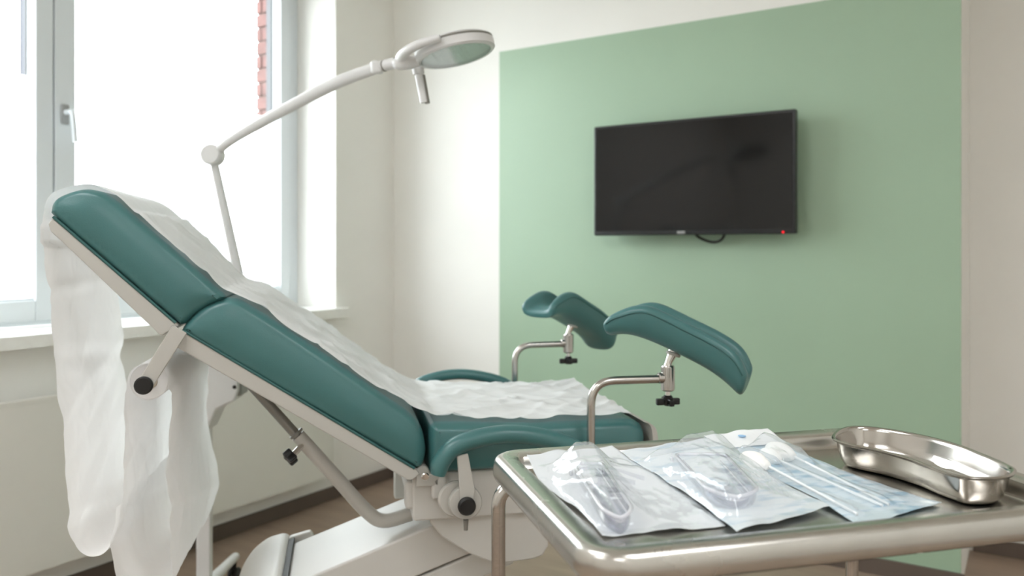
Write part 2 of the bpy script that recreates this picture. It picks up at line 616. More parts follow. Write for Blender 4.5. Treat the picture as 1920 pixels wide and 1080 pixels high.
# ------------------------------------------------------------------ radiator
rt = thing('radiator', 'white flat panel radiator on the wall beneath the window', 'radiator', (-2.77, 1.8, 0.12))
ro = Vector((-2.77, 1.8, 0.12))
def rbox(name, lo, hi, bev=0.004):
    lo, hi = Vector(lo) - ro, Vector(hi) - ro
    bm = new()
    box(bm, lo, hi)
    bevel(bm, bev, 2)
    return link(name, bm, RAD, rt)
rbox('front_panel', (-2.735, 0.9, 0.145), (-2.72, 2.70, 0.705), 0.005)
rbox('rear_panel', (-2.795, 0.92, 0.150), (-2.784, 2.68, 0.700), 0.004)
rbox('side_cover', (-2.795, 2.685, 0.150), (-2.722, 2.695, 0.700), 0.003)
rbox('side_cover', (-2.795, 0.905, 0.150), (-2.722, 0.915, 0.700), 0.003)
bm = new()
for i in range(41):
    y = 0.93 + i * 0.0428
    box(bm, Vector((-2.795, y, 0.640)) - ro, Vector((-2.738, y + 0.032, 0.652)) - ro)
box(bm, Vector((-2.742, 0.905, 0.700)) - ro, Vector((-2.718, 2.695, 0.712)) - ro)
g = link('top_grille', bm, RAD, rt)
for y in (1.2, 2.3):
    rbox('wall_bracket', (-2.80, y, 0.25), (-2.735, y + 0.03, 0.60), 0.002)

# ------------------------------------------------------------------ television
TVY = 3.12
tv = thing('television', 'black flat television mounted on the sage green wall', 'television', (-1.167, TVY, 1.245))
to = Vector((-1.167, TVY, 1.245))
def T(x, y, z):
    return Vector((x, y, z)) - to
bm = new()
box(bm, T(-1.590, TVY, 1.255), T(-0.744, TVY + 0.035, 1.725))
bevel(bm, 0.006, 2)
link('housing', bm, BEZEL, tv)
bm = new()
box(bm, T(-1.578, TVY - 0.0012, 1.274), T(-0.756, TVY + 0.002, 1.714))
sc_ = link('screen', bm, SCREEN, tv, 20)
bm = new()
box(bm, T(-1.40, TVY + 0.03, 1.33), T(-0.93, TVY + 0.062, 1.62))
bevel(bm, 0.012, 2)
link('rear_cover', bm, BEZEL, tv)
bm = new()
box(bm, T(-1.30, TVY + 0.06, 1.40), T(-1.03, YB, 1.56))
bevel(bm, 0.003, 1)
link('wall_mount', bm, BLACK, tv)
bm = new()
box(bm, T(-1.212, TVY - 0.002, 1.2595), T(-1.178, TVY + 0.002, 1.2705))
bevel(bm, 0.003, 2)
link('badge', bm, LOGO, tv)
lathe_obj('standby_light', cap(0.0045, 0.003, 0.001), LED, tv, T(-0.790, TVY - 0.002, 1.262), (0, -1, 0), 10)
tube_obj('cable', catmull([T(-1.165, TVY + 0.05, 1.275), T(-1.14, TVY + 0.06, 1.245), T(-1.09, TVY + 0.07, 1.226), T(-1.05, TVY + 0.065, 1.236), T(-1.025, TVY + 0.05, 1.275)], 8), 0.0055, BLACK, tv, 10)

# ------------------------------------------------------------------ examination chair
CH = Vector((-1.122, 1.3945, 0))
CRZ = R(44.8)
chair = thing('examination_chair', 'teal padded gynaecological examination chair with leg rests on a white base', 'chair', CH, CRZ)
W = 0.56                                      # cushion width

def cushion(name, prof, w0, w1, rnd=0.026, parent=chair, m=TEAL):
    bm = new()
    P = [Vector(p) for p in prof]
    n = len(P)
    ar_ = sum(P[i].x * P[(i + 1) % n].y - P[(i + 1) % n].x * P[i].y for i in range(n))
    if ar_ < 0:
        P.reverse()
    N = []
    for i in range(n):
        d1, d2 = (P[i] - P[i - 1]).normalized(), (P[(i + 1) % n] - P[i]).normalized()
        n1, n2 = Vector((-d1.y, d1.x)), Vector((-d2.y, d2.x))
        m_ = (n1 + n2).normalized()
        N.append(m_ * min(1.4, 1 / max(0.3, m_.dot(n1))))
    for _ in range(2):
        N = [(N[i - 1] + N[i] * 2 + N[(i + 1) % n]) / 4 for i in range(n)]
    ins = rnd * 0.62
    st = []
    for k in range(7):
        f_ = PI / 2 * k / 6
        st.append((ins * (1 - math.sin(f_)), rnd * (1 - math.cos(f_))))
    seq = [(i_, w0 + d_) for i_, d_ in st] + [(i_, w1 - d_) for i_, d_ in reversed(st)]
    loft(bm, [[(P[i].x + N[i].x * i_, y_, P[i].y + N[i].y * i_) for i in range(n)] for i_, y_ in seq], True, True)
    bmesh.ops.recalc_face_normals(bm, faces=bm.faces)
    for sgn in (-1, 1):
        bm.normal_update()
        f = max((f for f in bm.faces if abs(f.normal.y) > 0.99 and f.calc_center_median().y * sgn > (w0 + w1) / 2 * sgn), key=lambda f: f.calc_area())
        rim = [(v.co.x, v.co.z) for v in f.verts]
        seg = list(zip(rim, rim[1:] + rim[:1]))
        geom = [f] + list(f.edges) + list(f.verts)
        xs, zs = [p[0] for p in rim], [p[1] for p in rim]
        for lo, hi, nrm in ((min(xs), max(xs), (1, 0, 0)), (min(zs), max(zs), (0, 0, 1))):
            k = lo + 0.012
            while k < hi - 0.004:
                ret = bmesh.ops.bisect_plane(bm, geom=geom, dist=1e-5, plane_co=(k * nrm[0], 0, k * nrm[2]), plane_no=nrm)
                geom = ret['geom']
                k += 0.012
        for v in {v for g_ in geom if isinstance(g_, bmesh.types.BMFace) for v in g_.verts}:
            d = 9
            for (ax, az), (bx_, bz) in seg:
                ex, ez = bx_ - ax, bz - az
                L2 = ex * ex + ez * ez
                t = 0 if L2 < 1e-12 else max(0, min(1, ((v.co.x - ax) * ex + (v.co.z - az) * ez) / L2))
                d = min(d, math.hypot(v.co.x - ax - ex * t, v.co.z - az - ez * t))
            q = min(1, d / 0.034)
            v.co.y += sgn * 0.0075 * (1 - (1 - q) ** 2)
    return link(name, bm, m, parent, 60)

head_p = [(-0.752, 1.262)] + [tuple(p) for p in catmull([(-0.760, 1.272), (-0.756, 1.292), (-0.741, 1.307), (-0.702, 1.321), (-0.667, 1.317), (-0.637, 1.299), (-0.585, 1.252), (-0.50, 1.174), (-0.44, 1.117), (-0.425, 1.103), (-0.425, 1.094), (-0.45, 1.083), (-0.478, 1.066), (-0.500, 1.045), (-0.512, 1.040)], 4)]
hc = cushion('head_cushion', head_p, 0, W)
back_p = [tuple(p) for p in catmull([(-0.512, 1.028), (-0.502, 1.045), (-0.478, 1.071), (-0.448, 1.088), (-0.412, 1.096), (-0.371, 1.078), (-0.229, 0.979), (-0.093, 0.878), (-0.038, 0.838), (-0.010, 0.802), (0.0, 0.76), (-0.002, 0.735), (-0.010, 0.716), (-0.024, 0.713)], 4)]
bc = cushion('back_cushion', back_p, 0, W, 0.030)
seat_p = [(0.008, 0.70)] + [tuple(p) for p in catmull([(0.007, 0.72), (0.008, 0.79), (0.016, 0.808), (0.045, 0.811), (0.242, 0.800), (0.44, 0.800), (0.490, 0.796), (0.512, 0.778), (0.516, 0.745), (0.510, 0.712), (0.500, 0.70)], 4)]
sc = cushion('seat_cushion', seat_p, 0, W, 0.034)

def offset_line(pts, d):
    out = []
    for i, p in enumerate(pts):
        a, b = Vector(pts[max(i - 1, 0)]), Vector(pts[min(i + 1, len(pts) - 1)])
        t = (b - a).normalized()
        out.append((p[0] - t.y * d, p[1] + t.x * d))
    return out

# piping along the lower seams
for par, a, b in ((hc, (-0.752, 1.264), (-0.520, 1.046)), (bc, (-0.506, 1.030), (-0.026, 0.716))):
    tube_obj('piping', [(a[0], 0.004, a[1]), (b[0], 0.004, b[1])], 0.0032, TEALD, par, 8)

hs = prism_obj('head_shell', [(-0.753, 1.262), (-0.762, 1.250), (-0.758, 1.235), (-0.738, 1.215), (-0.552, 1.022), (-0.545, 1.020), (-0.513, 1.040), (-0.520, 1.046)], 0.004, W - 0.004, SHELL, chair, 0.004, 2)
bs = prism_obj('back_shell', [(-0.508, 1.030), (-0.512, 1.024), (-0.522, 1.000), (-0.518, 0.994), (-0.040, 0.690), (-0.030, 0.690), (-0.014, 0.702), (-0.022, 0.714)], 0.004, W - 0.004, SHELL, chair, 0.004, 2)
ss = prism_obj('seat_shell', [tuple(p) for p in catmull([(0.500, 0.690), (0.515, 0.70), (0.528, 0.74), (0.522, 0.785), (0.506, 0.796)], 4)] + [tuple(p) for p in catmull([(0.517, 0.795), (0.536, 0.778), (0.541, 0.735), (0.53, 0.69)], 4)], -0.006, W + 0.006, SHELL, chair, 0.004, 2)

# joints between the sections
for w in (0.03, W - 0.03):
    lathe_obj('hinge', cap(0.017, 0.024, 0.003), SHELL, chair, (-0.008, w - 0.018, 0.701), (0, 1, 0), 20)
for w in (0.0, W - 0.015):
    lathe_obj('hinge_bolt', cap(0.009, 0.008, 0.002), CHROME, chair, (-0.004, w - 0.006 if w < 0.1 else w + 0.016, 0.700), (0, -1, 0), 14)
box_obj('hinge_bracket', (-0.022, 0.010, 0.672), (0.03, 0.03, 0.70), SHELL, chair, 0.004)

# paper roll holder: a strap each side with a black end cap
for w, sgn in ((-0.010, 1), (W + 0.004, -1)):
    d = Vector((-0.578, 0, 0.922)) - Vector((-0.512, 0, 1.028))
    bm = new()
    t = d.normalized()
    nrm = Vector((t.z, 0, -t.x))
    hw = 0.0165
    a, b = Vector((-0.510, 0, 1.034)), Vector((-0.579, 0, 0.918))
    prof = [a + nrm * hw, b + nrm * hw * 0.92, b - nrm * hw * 0.92, a - nrm * hw]
    prism(bm, [(p.x, p.z) for p in prof], w, w + 0.006)
    bevel(bm, 0.0025, 2)
    st = link('roll_holder', bm, SHELL, chair)
    y = w if sgn > 0 else w + 0.006
    lathe_obj('end_cap', cap(0.0185, 0.010, 0.003), BLACK, st, (-0.578, y, 0.921), (0, -sgn, 0), 24)
tube_obj('roll_axle', [(-0.578, -0.006, 0.921), (-0.578, W + 0.006, 0.921)], 0.008, GREYM, chair, 10)

# armrests
arm_c = [(0.020, 0.712), (0.028, 0.740), (0.056, 0.770), (0.110, 0.787), (0.170, 0.7925), (0.230, 0.786), (0.290, 0.770), (0.335, 0.748), (0.360, 0.722)]
for w, dz, ds, sgn in ((-0.042, 0.0, 0.0, -1), (W + 0.042, 0.034, -0.014, 1)):
    pth = catmull([(s + ds, w, z + dz) for s, z in arm_c], 5)
    nP = len(pth)
    ra = 0.0215 if sgn < 0 else 0.017
    rad = [ra * min(1.0, 0.80 + 0.2 * math.sin(min(1, i / 4) * PI / 2)) * (1.0 if i < nP - 6 else 0.75 + 0.25 * (nP - 1 - i) / 6) for i in range(nP)]
    bm = new()
    tube(bm, pth, rad, 22, True, 0.92, (0, 0, 1))
    ed = [e for e in bm.edges if len(e.link_faces) == 2 and e.calc_face_angle(0) > R(60)]
    bmesh.ops.bevel(bm, geom=ed, offset=0.006, segments=3, profile=0.5, affect='EDGES')
    ar = link('armrest', bm, TEAL, chair, 50)
    y0 = w + sgn * 0.012
    bm = new()
    prism(bm, [(0.060 + ds, 0.752 + dz), (0.084 + ds, 0.757 + dz), (0.100, 0.676), (0.094, 0.640), (0.066, 0.640), (0.066, 0.676)], min(y0, y0 - 0.008 * sgn), max(y0, y0 - 0.008 * sgn))
    bevel(bm, 0.003, 2)
    link('arm_strap', bm, SHELL, ar)
    lathe_obj('arm_hub', [(0, 0), (0.034, 0), (0.037, 0.004), (0.037, 0.012), (0.033, 0.018), (0, 0.018)], SHELL, ar, (0.080, y0 - sgn * 0.006, 0.648), (0, -sgn, 0), 28)
    lathe_obj('arm_hub', cap(0.040, 0.014, 0.004), SHELL, ar, (0.062, y0 - sgn * 0.022, 0.652), (0, -sgn, 0), 28)
    lathe_obj('arm_cap', cap(0.0195, 0.014, 0.004), BLACK, ar, (0.080, y0 + sgn * 0.001, 0.646), (0, sgn, 0), 26)
    tube_obj('peg', [(0.080, y0 - sgn * 0.006, 0.612), (0.080, y0 - sgn * 0.006, 0.590)], [0.006, 0.0045], GREYM, ar, 12)

# seat carrier, hull, lifting beam and foot
bm = new()
prism(bm, [(-0.028, 0.597), (-0.024, 0.590), (0.500, 0.590), (0.508, 0.60), (0.508, 0.688), (0.50, 0.6975), (-0.02, 0.6975), (-0.028, 0.690)], 0.028, W - 0.028)
bevel(bm, 0.006, 3)
link('seat_carrier', bm, BODYW, chair)
box_obj('carrier_lug', (0.012, 0.010, 0.640), (0.048, 0.034, 0.694), BODYW, chair, 0.008, 3)
box_obj('carrier_lug', (-0.044, 0.035, 0.615), (-0.020, 0.075, 0.680), BODYW, chair, 0.008, 3)
box_obj('carrier_lug', (-0.040, 0.465, 0.508), (-0.008, 0.50, 0.60), BODYW, chair, 0.006, 3)
hull = [(0.010, 0.600), (0.013, 0.579), (0.039, 0.546), (0.10, 0.503), (0.149, 0.480), (0.186, 0.474), (0.255, 0.478), (0.276, 0.485), (0.289, 0.505), (0.292, 0.545), (0.292, 0.60)]
bm = new()
prism(bm, hull, 0.045, W - 0.045)
bevel(bm, 0.005, 3, 50)
link('lift_housing', bm, BODYW, chair, 30)
def beam(name, b0, b1, s0, s1, w0, w1):
    f0, f1 = lambda s: b0 + 0.34 * s, lambda s: b1 + 0.35 * s
    return prism_obj(name, [(s0, f0(s0)), (s1, f0(s1)), (s1, f1(s1)), (s0, f1(s0))], w0, w1, BODYW, chair, 0.006, 3)
beam('lift_beam', 0.442, 0.546, -0.345, 0.16, 0.10, 0.375)
beam('lift_beam', 0.372, 0.436, -0.345, 0.22, 0.105, 0.37)
hood = [(-0.315, 0.0), (-0.315, 0.442), (-0.322, 0.450)] + [tuple(p) for p in catmull([(-0.335, 0.452), (-0.375, 0.440), (-0.415, 0.405), (-0.445, 0.34), (-0.465, 0.20), (-0.47, 0.0)], 4)]
bm = new()
prism(bm, hood, 0.055, 0.425)
bevel(bm, 0.016, 4, 40)
link('foot_hood', bm, BODYW, chair, 40)
prism_obj('hood_cheek', [(-0.318, 0.10), (-0.318, 0.445), (-0.262, 0.458), (-0.252, 0.44), (-0.252, 0.10)], 0.402, 0.425, BODYW, chair, 0.006, 3)
prism_obj('beam_gap_black', [(-0.318, 0.31), (-0.302, 0.31), (-0.302, 0.449), (-0.318, 0.444)], 0.088, 0.395, BLACK, chair, 0.002, 1)  # dark gap around the beam, put in as a black slab
box_obj('base_plate', (-0.50, 0.0, 0.0), (0.42, 0.50, 0.06), BODYW, chair, 0.015, 3)
for w in (0.07, 0.42):
    lathe_obj('levelling_foot', cap(0.02, 0.012), BLACK, chair, (0.36, w, 0.0), (0, 0, 1), 16)

# back support strut with clamping knob
inner = [(-0.402, 0.16, 0.905), (-0.282, 0.16, 0.762)]
outer = catmull([(-0.282, 0.16, 0.765), (-0.20, 0.16, 0.668), (-0.128, 0.16, 0.582), (-0.085, 0.16, 0.553), (-0.02, 0.16, 0.565)], 6)
so = tube_obj('back_strut', outer, 0.0165, SHELL, chair, 20)
tube_obj('strut_rod', inner, 0.0115, GREYM, so, 16)
lathe_obj('strut_collar', cap(0.0175, 0.006, 0.001), GREYM, so, (-0.284, 0.16, 0.768), (-0.12, 0, 0.143), 20)
def star_knob(name, loc, axis, r, h, parent, m=BLACKP, lobes=4, depth=0.42):
    bm = new()
    prof = []
    for k in range(48):
        a = 2 * PI * k / 48
        prof.append((r * (1 - depth * (0.5 - 0.5 * math.cos(lobes * a))) * math.cos(a), r * (1 - depth * (0.5 - 0.5 * math.cos(lobes * a))) * math.sin(a)))
    prism(bm, prof, 0, h)
    bmesh.ops.transform(bm, matrix=Matrix.Rotation(R(90), 4, 'X'), verts=bm.verts)
    bevel(bm, h * 0.18, 2, 60)
    bmesh.ops.transform(bm, matrix=frame_mtx(loc, axis), verts=bm.verts)
    return link(name, bm, m, parent)
tube_obj('knob_stem', [(-0.272, 0.15, 0.745), (-0.292, 0.13, 0.728)], 0.007, CHROME, so, 12)
kb = star_knob('clamp_knob', (-0.290, 0.13, 0.730), (-0.72, -0.35, -0.55), 0.020, 0.020, so)

# leg supports: bent steel tube, clamp, ball joint, wing knob and a padded trough
def pad_mesh():
    top = [(-0.160, 1.024), (-0.150, 1.042), (-0.128, 1.056), (-0.092, 1.071), (-0.058, 1.074), (-0.025, 1.063), (0.03, 1.038), (0.085, 1.013), (0.125, 0.990), (0.150, 0.966), (0.166, 0.928)]
    bot = [(-0.152, 0.994), (-0.142, 0.996), (-0.125, 1.000), (-0.095, 0.998), (-0.055, 0.986), (-0.015, 0.970), (0.03, 0.950), (0.075, 0.928), (0.11, 0.905), (0.132, 0.886), (0.150, 0.870)]
    n = 26
    Tp = resample(catmull([(a, 0, b) for a, b in top], 6), n)
    Bp = resample(catmull([(a, 0, b) for a, b in bot], 6), n)
    bm = new()
    rings = []
    K = 12
    for i in range(n):
        t = i / (n - 1)
        up = (Tp[i] - Bp[i])
        h = up.length
        up.normalize()
        e = min(t, 1 - t) / 0.14
        hw = 0.066 * (1.0 if e >= 1 else 0.90 + 0.10 * math.sqrt(max(0, 1 - (1 - e) ** 2)))
        th = min(0.034, h * 0.5)
        lip = 0.5 * th
        ring = []
        for k in range(K + 1):                       # outer skin, side to side
            a = -PI / 2 + PI * k / K
            sx = math.copysign(abs(math.sin(a)) ** 0.6, a)
            ring.append(Bp[i] + Vector((0, hw * sx, 0)) + up * (h - lip) * (1 - abs(math.cos(a)) ** 0.7))
        for k in range(4):                           # rounded lip
            a = PI * (k + 0.5) / 4
            c = Bp[i] + Vector((0, hw - th / 2, 0)) + up * (h - lip)
            ring.append(c + Vector((0, math.cos(a) * th / 2, 0)) + up * math.sin(a) * lip)
        dip = min(1.0, e * 1.1)
        for k in range(K + 1):                       # inner trough
            a = PI / 2 - PI * k / K
            fl = h - lip - (h - lip - th) * (0.42 + 0.43 * dip) * math.cos(a) ** 0.8
            ring.append(Bp[i] + Vector((0, (hw - th) * math.sin(a), 0)) + up * max(fl, th * 0.6))
        for k in range(4):
            a = PI * (k + 0.5) / 4
            c = Bp[i] - Vector((0, hw - th / 2, 0)) + up * (h - lip)
            ring.append(c + Vector((0, math.cos(a) * th / 2, 0)) + up * math.sin(a) * lip)
        rings.append([bm.verts.new(p) for p in ring])
    m_ = len(rings[0])
    for i in range(n - 1):
        for k in range(m_):
            j = (k + 1) % m_
            bm.faces.new([rings[i][k], rings[i][j], rings[i + 1][j], rings[i + 1][k]])
    for ring, s in ((rings[0], -1), (rings[-1], 1)):
        K2 = K
        # close the ends by bridging outer and inner skins
        o_ = ring[:K + 1]
        i_ = ring[K + 5:K + 5 + K + 1][::-1]
        for k in range(K):
            bm.faces.new([o_[k], o_[k + 1], i_[k + 1], i_[k]])
        bm.faces.new([o_[K]] + ring[K + 1:K + 5] + [i_[K]])
        bm.faces.new([o_[0], i_[0]] + ring[K + 5 + K + 1:])
    bmesh.ops.recalc_face_normals(bm, faces=bm.faces)
    bmesh.ops.smooth_vert(bm, verts=bm.verts, factor=0.25, use_axis_x=True, use_axis_y=True, use_axis_z=True)
    seams = [[r[0].co.copy() for r in rings], [r[K].co.copy() for r in rings]]
    return bm, seams, n

for w, ds, psi, dlab in ((-0.045, 0.0, -35, 'near'), (W + 0.045, -0.034, 35, 'far')):
    path = fillet([(0.364 + ds, w, 0.60), (0.364 + ds, w, 0.902), (0.540 + ds, w, 0.902)], 0.055, 8)
    if dlab == 'far':
        path = fillet([(0.330, w, 0.60), (0.330, w, 0.908), (0.490, w, 0.908)], 0.055, 8)
    cs = path[-1].x + 0.008
    cz = 0.904 if dlab == 'near' else 0.910
    leg = tube_obj('leg_support', path, 0.0095, STEEL, chair, 18)
    lathe_obj('clamp', [(0, 0), (0.012, 0), (0.016, 0.003), (0.016, 0.054), (0.0135, 0.058), (0, 0.058)], STEEL, leg, (cs, w, cz - 0.030), (0, 0, 1), 24)
    lathe_obj('clamp_ring', cap(0.0125, 0.014, 0.002), STEEL, leg, (cs - 0.024, w, cz), (1, 0, 0), 20)
    bj = tube_obj('ball_joint', [(cs, w, cz + 0.026), (cs + 0.002, w, cz + 0.036), (cs + 0.012, w, cz + 0.056), (cs + 0.018, w, cz + 0.075)], [0.010, 0.008, 0.0115, 0.0125], CHROME, leg, 18)
    lathe_obj('pad_plate', cap(0.017, 0.008, 0.002), SHELL, leg, (cs + 0.012, w, cz + 0.050), (0.35, 0, 1), 20)
    tube_obj('knob_stem', [(cs, w, cz - 0.03), (cs, w, cz - 0.046)], 0.006, CHROME, leg, 12)
    bm = new()
    lathe(bm, cap(0.011, 0.024, 0.003), Matrix.Translation((cs, w, cz - 0.064)), 16)
    box(bm, (cs - 0.028, w - 0.006, cz - 0.062), (cs + 0.028, w + 0.006, cz - 0.047))
    box(bm, (cs - 0.006, w - 0.026, cz - 0.062), (cs + 0.006, w + 0.026, cz - 0.047))
    bevel(bm, 0.0025, 2, 50)
    link('wing_knob', bm, BLACKP, leg)
    pb, seams, n = pad_mesh()
    M_ = Matrix.Translation((cs + (0.021 if dlab == 'near' else 0.006), w, 0.0)) @ Matrix.Rotation(R(psi), 4, 'Z')
    bmesh.ops.transform(pb, matrix=M_, verts=pb.verts)
    pad = link('leg_pad', pb, TEAL, leg, 75)
    s = pad.modifiers.new('smooth', 'SUBSURF')
    s.levels = s.render_levels = 1
    for sm in seams:
        tube_obj('seam', [M_ @ p for p in sm[1:-1]], 0.0016, TEALD, leg, 8)

# ------------------------------------------------------------------ paper roll and paper sheet
roll = thing('paper_roll', 'white paper roll hanging on the holder behind the chair back', 'paper roll', (CH.x, CH.y, 0.0), CRZ)
bm = new()
rr = 0.0385
prof = [(0.0165, 0), (rr - 0.002, 0), (rr, 0.002), (rr, 0.495), (rr - 0.002, 0.497), (0.0165, 0.497), (0.0165, 0)]
lathe(bm, prof, frame_mtx((-0.578, 0.035, 0.921), (0, 1, 0)), 40)
link('paper_winding', bm, PAPER, roll)
bm = new()
lathe(bm, [(0.0095, -0.001), (0.016, -0.001), (0.016, 0.498), (0.0095, 0.498), (0.0095, -0.001)], frame_mtx((-0.578, 0.035, 0.921), (0, 1, 0)), 24)
link('core', bm, CORE, roll)

drape = [(0.488, 0.806), (0.44, 0.8045), (0.35, 0.8035), (0.242, 0.8045), (0.13, 0.809), (0.06, 0.815), (0.022, 0.819), (-0.005, 0.835), (-0.035, 0.851), (-0.093, 0.886), (-0.160, 0.935), (-0.229, 0.986), (-0.300, 1.037), (-0.365, 1.083), (-0.408, 1.104), (-0.425, 1.112), (-0.44, 1.124), (-0.50, 1.181), (-0.585, 1.260), (-0.634, 1.308), (-0.667, 1.325), (-0.702, 1.329), (-0.745, 1.317), (-0.768, 1.294), (-0.777, 1.24), (-0.777, 1.18), (-0.768, 1.10), (-0.757, 1.0), (-0.748, 0.89), (-0.737, 0.775), (-0.733, 0.68), (-0.731, 0.612), (-0.712, 0.576), (-0.678, 0.560), (-0.646, 0.576), (-0.628, 0.62), (-0.622, 0.70), (-0.619, 0.78), (-0.6185, 0.86), (-0.6185, 0.921), (-0.608, 0.949), (-0.578, 0.962), (-0.548, 0.949), (-0.5375, 0.921), (-0.539, 0.86), (-0.541, 0.753), (-0.541, 0.66), (-0.536, 0.58), (-0.532, 0.52), (-0.545, 0.480), (-0.580, 0.466), (-0.612, 0.480), (-0.635, 0.530), (-0.640, 0.58), (-0.636, 0.62), (-0.630, 0.665)]
line = resample(catmull([(a, 0, b) for a, b in drape], 8), 420)
NW = 64
rows = []
cum = 0
for i, p in enumerate(line):
    a, b = line[max(i - 1, 0)], line[min(i + 1, len(line) - 1)]
    t = (b - a).normalized()
    nrm = Vector((-t.z, 0, t.x))
    if i < 205 and nrm.z < 0:
        nrm = -nrm
    if i:
        cum += (p - line[i - 1]).length
    hang = 0.0
    if p.x < -0.70 and p.z < 1.25 or (i > 215):
        hang = min(1.0, max(0.0, (1.25 - p.z) / 0.15))
    onroll = abs((Vector((p.x, 0, p.z)) - Vector((-0.578, 0, 0.921))).length - 0.0405) < 0.004 and p.z > 0.90
    if onroll:
        hang = 0
    row = []
    w0 = (0.028 if p.x > 0.03 else 0.020) + (0.004 if p.x > 0.03 else 0.009) * nz(cum * 3.0, 1.7, 0) + 0.002 * nz(cum * 17, 5.0, 0)
    w1 = 0.520 + 0.008 * nz(cum * 3.3, 9.0, 0) + 0.004 * nz(cum * 15, 2.0, 0)
    flare = 0.0
    if i > 300:
        f = math.exp(-((p.z - 0.60) / 0.09) ** 2)
        flare = 0.024 * f
    for j in range(NW + 1):
        v = j / NW
        w = w0 + (w1 - w0) * v
        wr = 0.0
        if not onroll:
            # crease folds: ridged noise stretched across the sheet
            c1 = nz(cum * 5 + w * 2.2, w * 5.0 - cum * 1.6, 3.0)
            c2 = 1 - abs(nz(cum * 7 + w * 5, w * 9 + cum * 2.0, 8.0)) * 2.4
            wr = 0.005 * (c1 + 0.5) + 0.007 * max(0, c2) ** 3 + 0.0035 * max(0, 1 - abs(nz(cum * 13 - w * 8, w * 12 + cum * 5, 44.0)) * 3) ** 2
            wr *= 1.0 - 0.72 * hang
            wr += 0.007 * hang * (nz(cum * 4.2 - w * 3, w * 4.5, 12.0))
            wr += 0.0075 * hang * (1 - abs(nz(cum * 6 + w * 7, w * 3 - cum * 2, 21.0)) * 3) * 0.5
            if hang:
                for (z0, kk, am, wd) in ((1.115, 0.02, 0.004, 0.020), (0.86, 0.22, 0.005, 0.035), (0.74, 0.35, -0.004, 0.03), (0.66, -0.2, 0.005, 0.03), (0.98, -0.12, -0.003, 0.03), (0.60, 0.45, 0.006, 0.04)):
                    dz_ = p.z - (z0 + kk * (w - 0.03))
                    wr += am * hang * max(0.0, 1 - abs(dz_) / wd)
            if p.x > 0.06:
                wr += 0.006 * max(0, 1 - abs(nz(cum * 6 - w * 4.5, w * 2.5, 31.0)) * 4) ** 2
            wr *= 1.0 if hang else 1.0
            if not hang:
                wr = max(0.0, wr) * (0.35 if p.x < -0.60 else 1.0)
            if p.x > -0.68 and not hang:
                wr -= max(0.0, 0.026 - w) * 0.45
        q = p + nrm * wr
        q = Vector((q.x + flare * v, w + 0.0, q.z))
        if i < 10:
            q.x += 0.004 * nz(w * 40, 4.0, 0) * (1 - i / 10)
        row.append(q)
    rows.append(row)
ps = grid_obj('paper_sheet', rows, PAPER, None, 0.0)
ps.location = CH
ps.rotation_euler = (0, 0, CRZ)
tag(ps, 'white crinkled paper sheet covering the chair seat and back', 'paper sheet')

# ------------------------------------------------------------------ examination lamp
LP = Vector((-2.243, 1.652, 0))
lamp = thing('examination_lamp', 'white jointed examination lamp on a wheeled stand by the window', 'lamp', LP)
def Lp(x, y, z):
    return Vector((x, y, z)) - LP
bm = new()
box(bm, (-0.0215, -0.0215, 0.10), (0.0215, 0.0215, 0.74))
bevel(bm, 0.005, 3)
bmesh.ops.transform(bm, matrix=Matrix.Rotation(YAW + R(8), 4, 'Z'), verts=bm.verts)
link('column', bm, LAMPW, lamp)
lathe_obj('hub', [(0, 0), (0.06, 0), (0.066, 0.008), (0.060, 0.045), (0.030, 0.06), (0, 0.06)], LAMPW, lamp, Lp(-2.243, 1.652, 0.075), (0, 0, 1), 28)
tip = Vector((-2.425, 1.920, 0))
a0 = math.atan2(tip.y - LP.y, tip.x - LP.x)
for k in range(5):
    a = a0 + 2 * PI * k / 5
    d = Vector((math.cos(a), math.sin(a), 0))
    L = 0.30
    lg = tube_obj('leg', [Vector((0, 0, 0.105)) + d * 0.03, Vector((0, 0, 0.100)) + d * 0.12, Vector((0, 0, 0.088)) + d * (L + 0.012)], [0.021, 0.018, 0.015], LAMPW, lamp, 16)
    c = d * L
    side = Vector((-d.y, d.x, 0))
    bm = new()
    for s_ in (-0.012, 0.012):
        lathe(bm, cap(0.027, 0.012, 0.004), frame_mtx(c + side * (s_ - 0.006) + Vector((0, 0, 0.0275)), side), 20)
    lathe(bm, cap(0.008, 0.05, 0.002), Matrix.Translation(c + Vector((0, 0, 0.03))), 12)
    link('castor', bm, BLACK, lg)
# bracket box joining column and arm
rt_ = Vector((math.cos(YAW), math.sin(YAW), 0))
bxm = Matrix.Translation(Lp(-2.243, 1.652, 0.0)) @ Matrix.Rotation(YAW, 4, 'Z')
bm = new()
prism(bm, [(-0.03, 0.62), (0.024, 0.62), (0.056, 0.690), (0.112, 0.718), (0.124, 0.750), (0.124, 0.815), (0.10, 0.835), (-0.03, 0.835)], -0.05, 0.05)
bevel(bm, 0.008, 3)
bmesh.ops.transform(bm, matrix=bxm, verts=bm.verts)
br = link('bracket_box', bm, LAMPW, lamp)
bm = new()
box(bm, (0.100, -0.038, 0.730), (0.131, 0.038, 0.815))
bevel(bm, 0.01, 3)
bmesh.ops.transform(bm, matrix=bxm, verts=bm.verts)
link('bracket_cap', bm, GREYM, br)
bm = new()
lathe(bm, cap(0.006, 0.01, 0.002), bxm @ frame_mtx((0.114, -0.044, 0.762), (0, -1, 0)), 12)
link('screw', bm, BLACK, br)
E_ = Lp(-2.159, 1.619, 1.491)
A0 = Lp(-2.171, 1.813, 0.790)
bm = new()
tube(bm, [Vector((0, 0, 0.80)) + rt_ * 0.09, Vector((0, 0, 0.80)) + rt_ * 0.115, Vector((A0.x, A0.y, 0.80))], 0.022, 16)
link('arm_socket', bm, LAMPW, lamp)
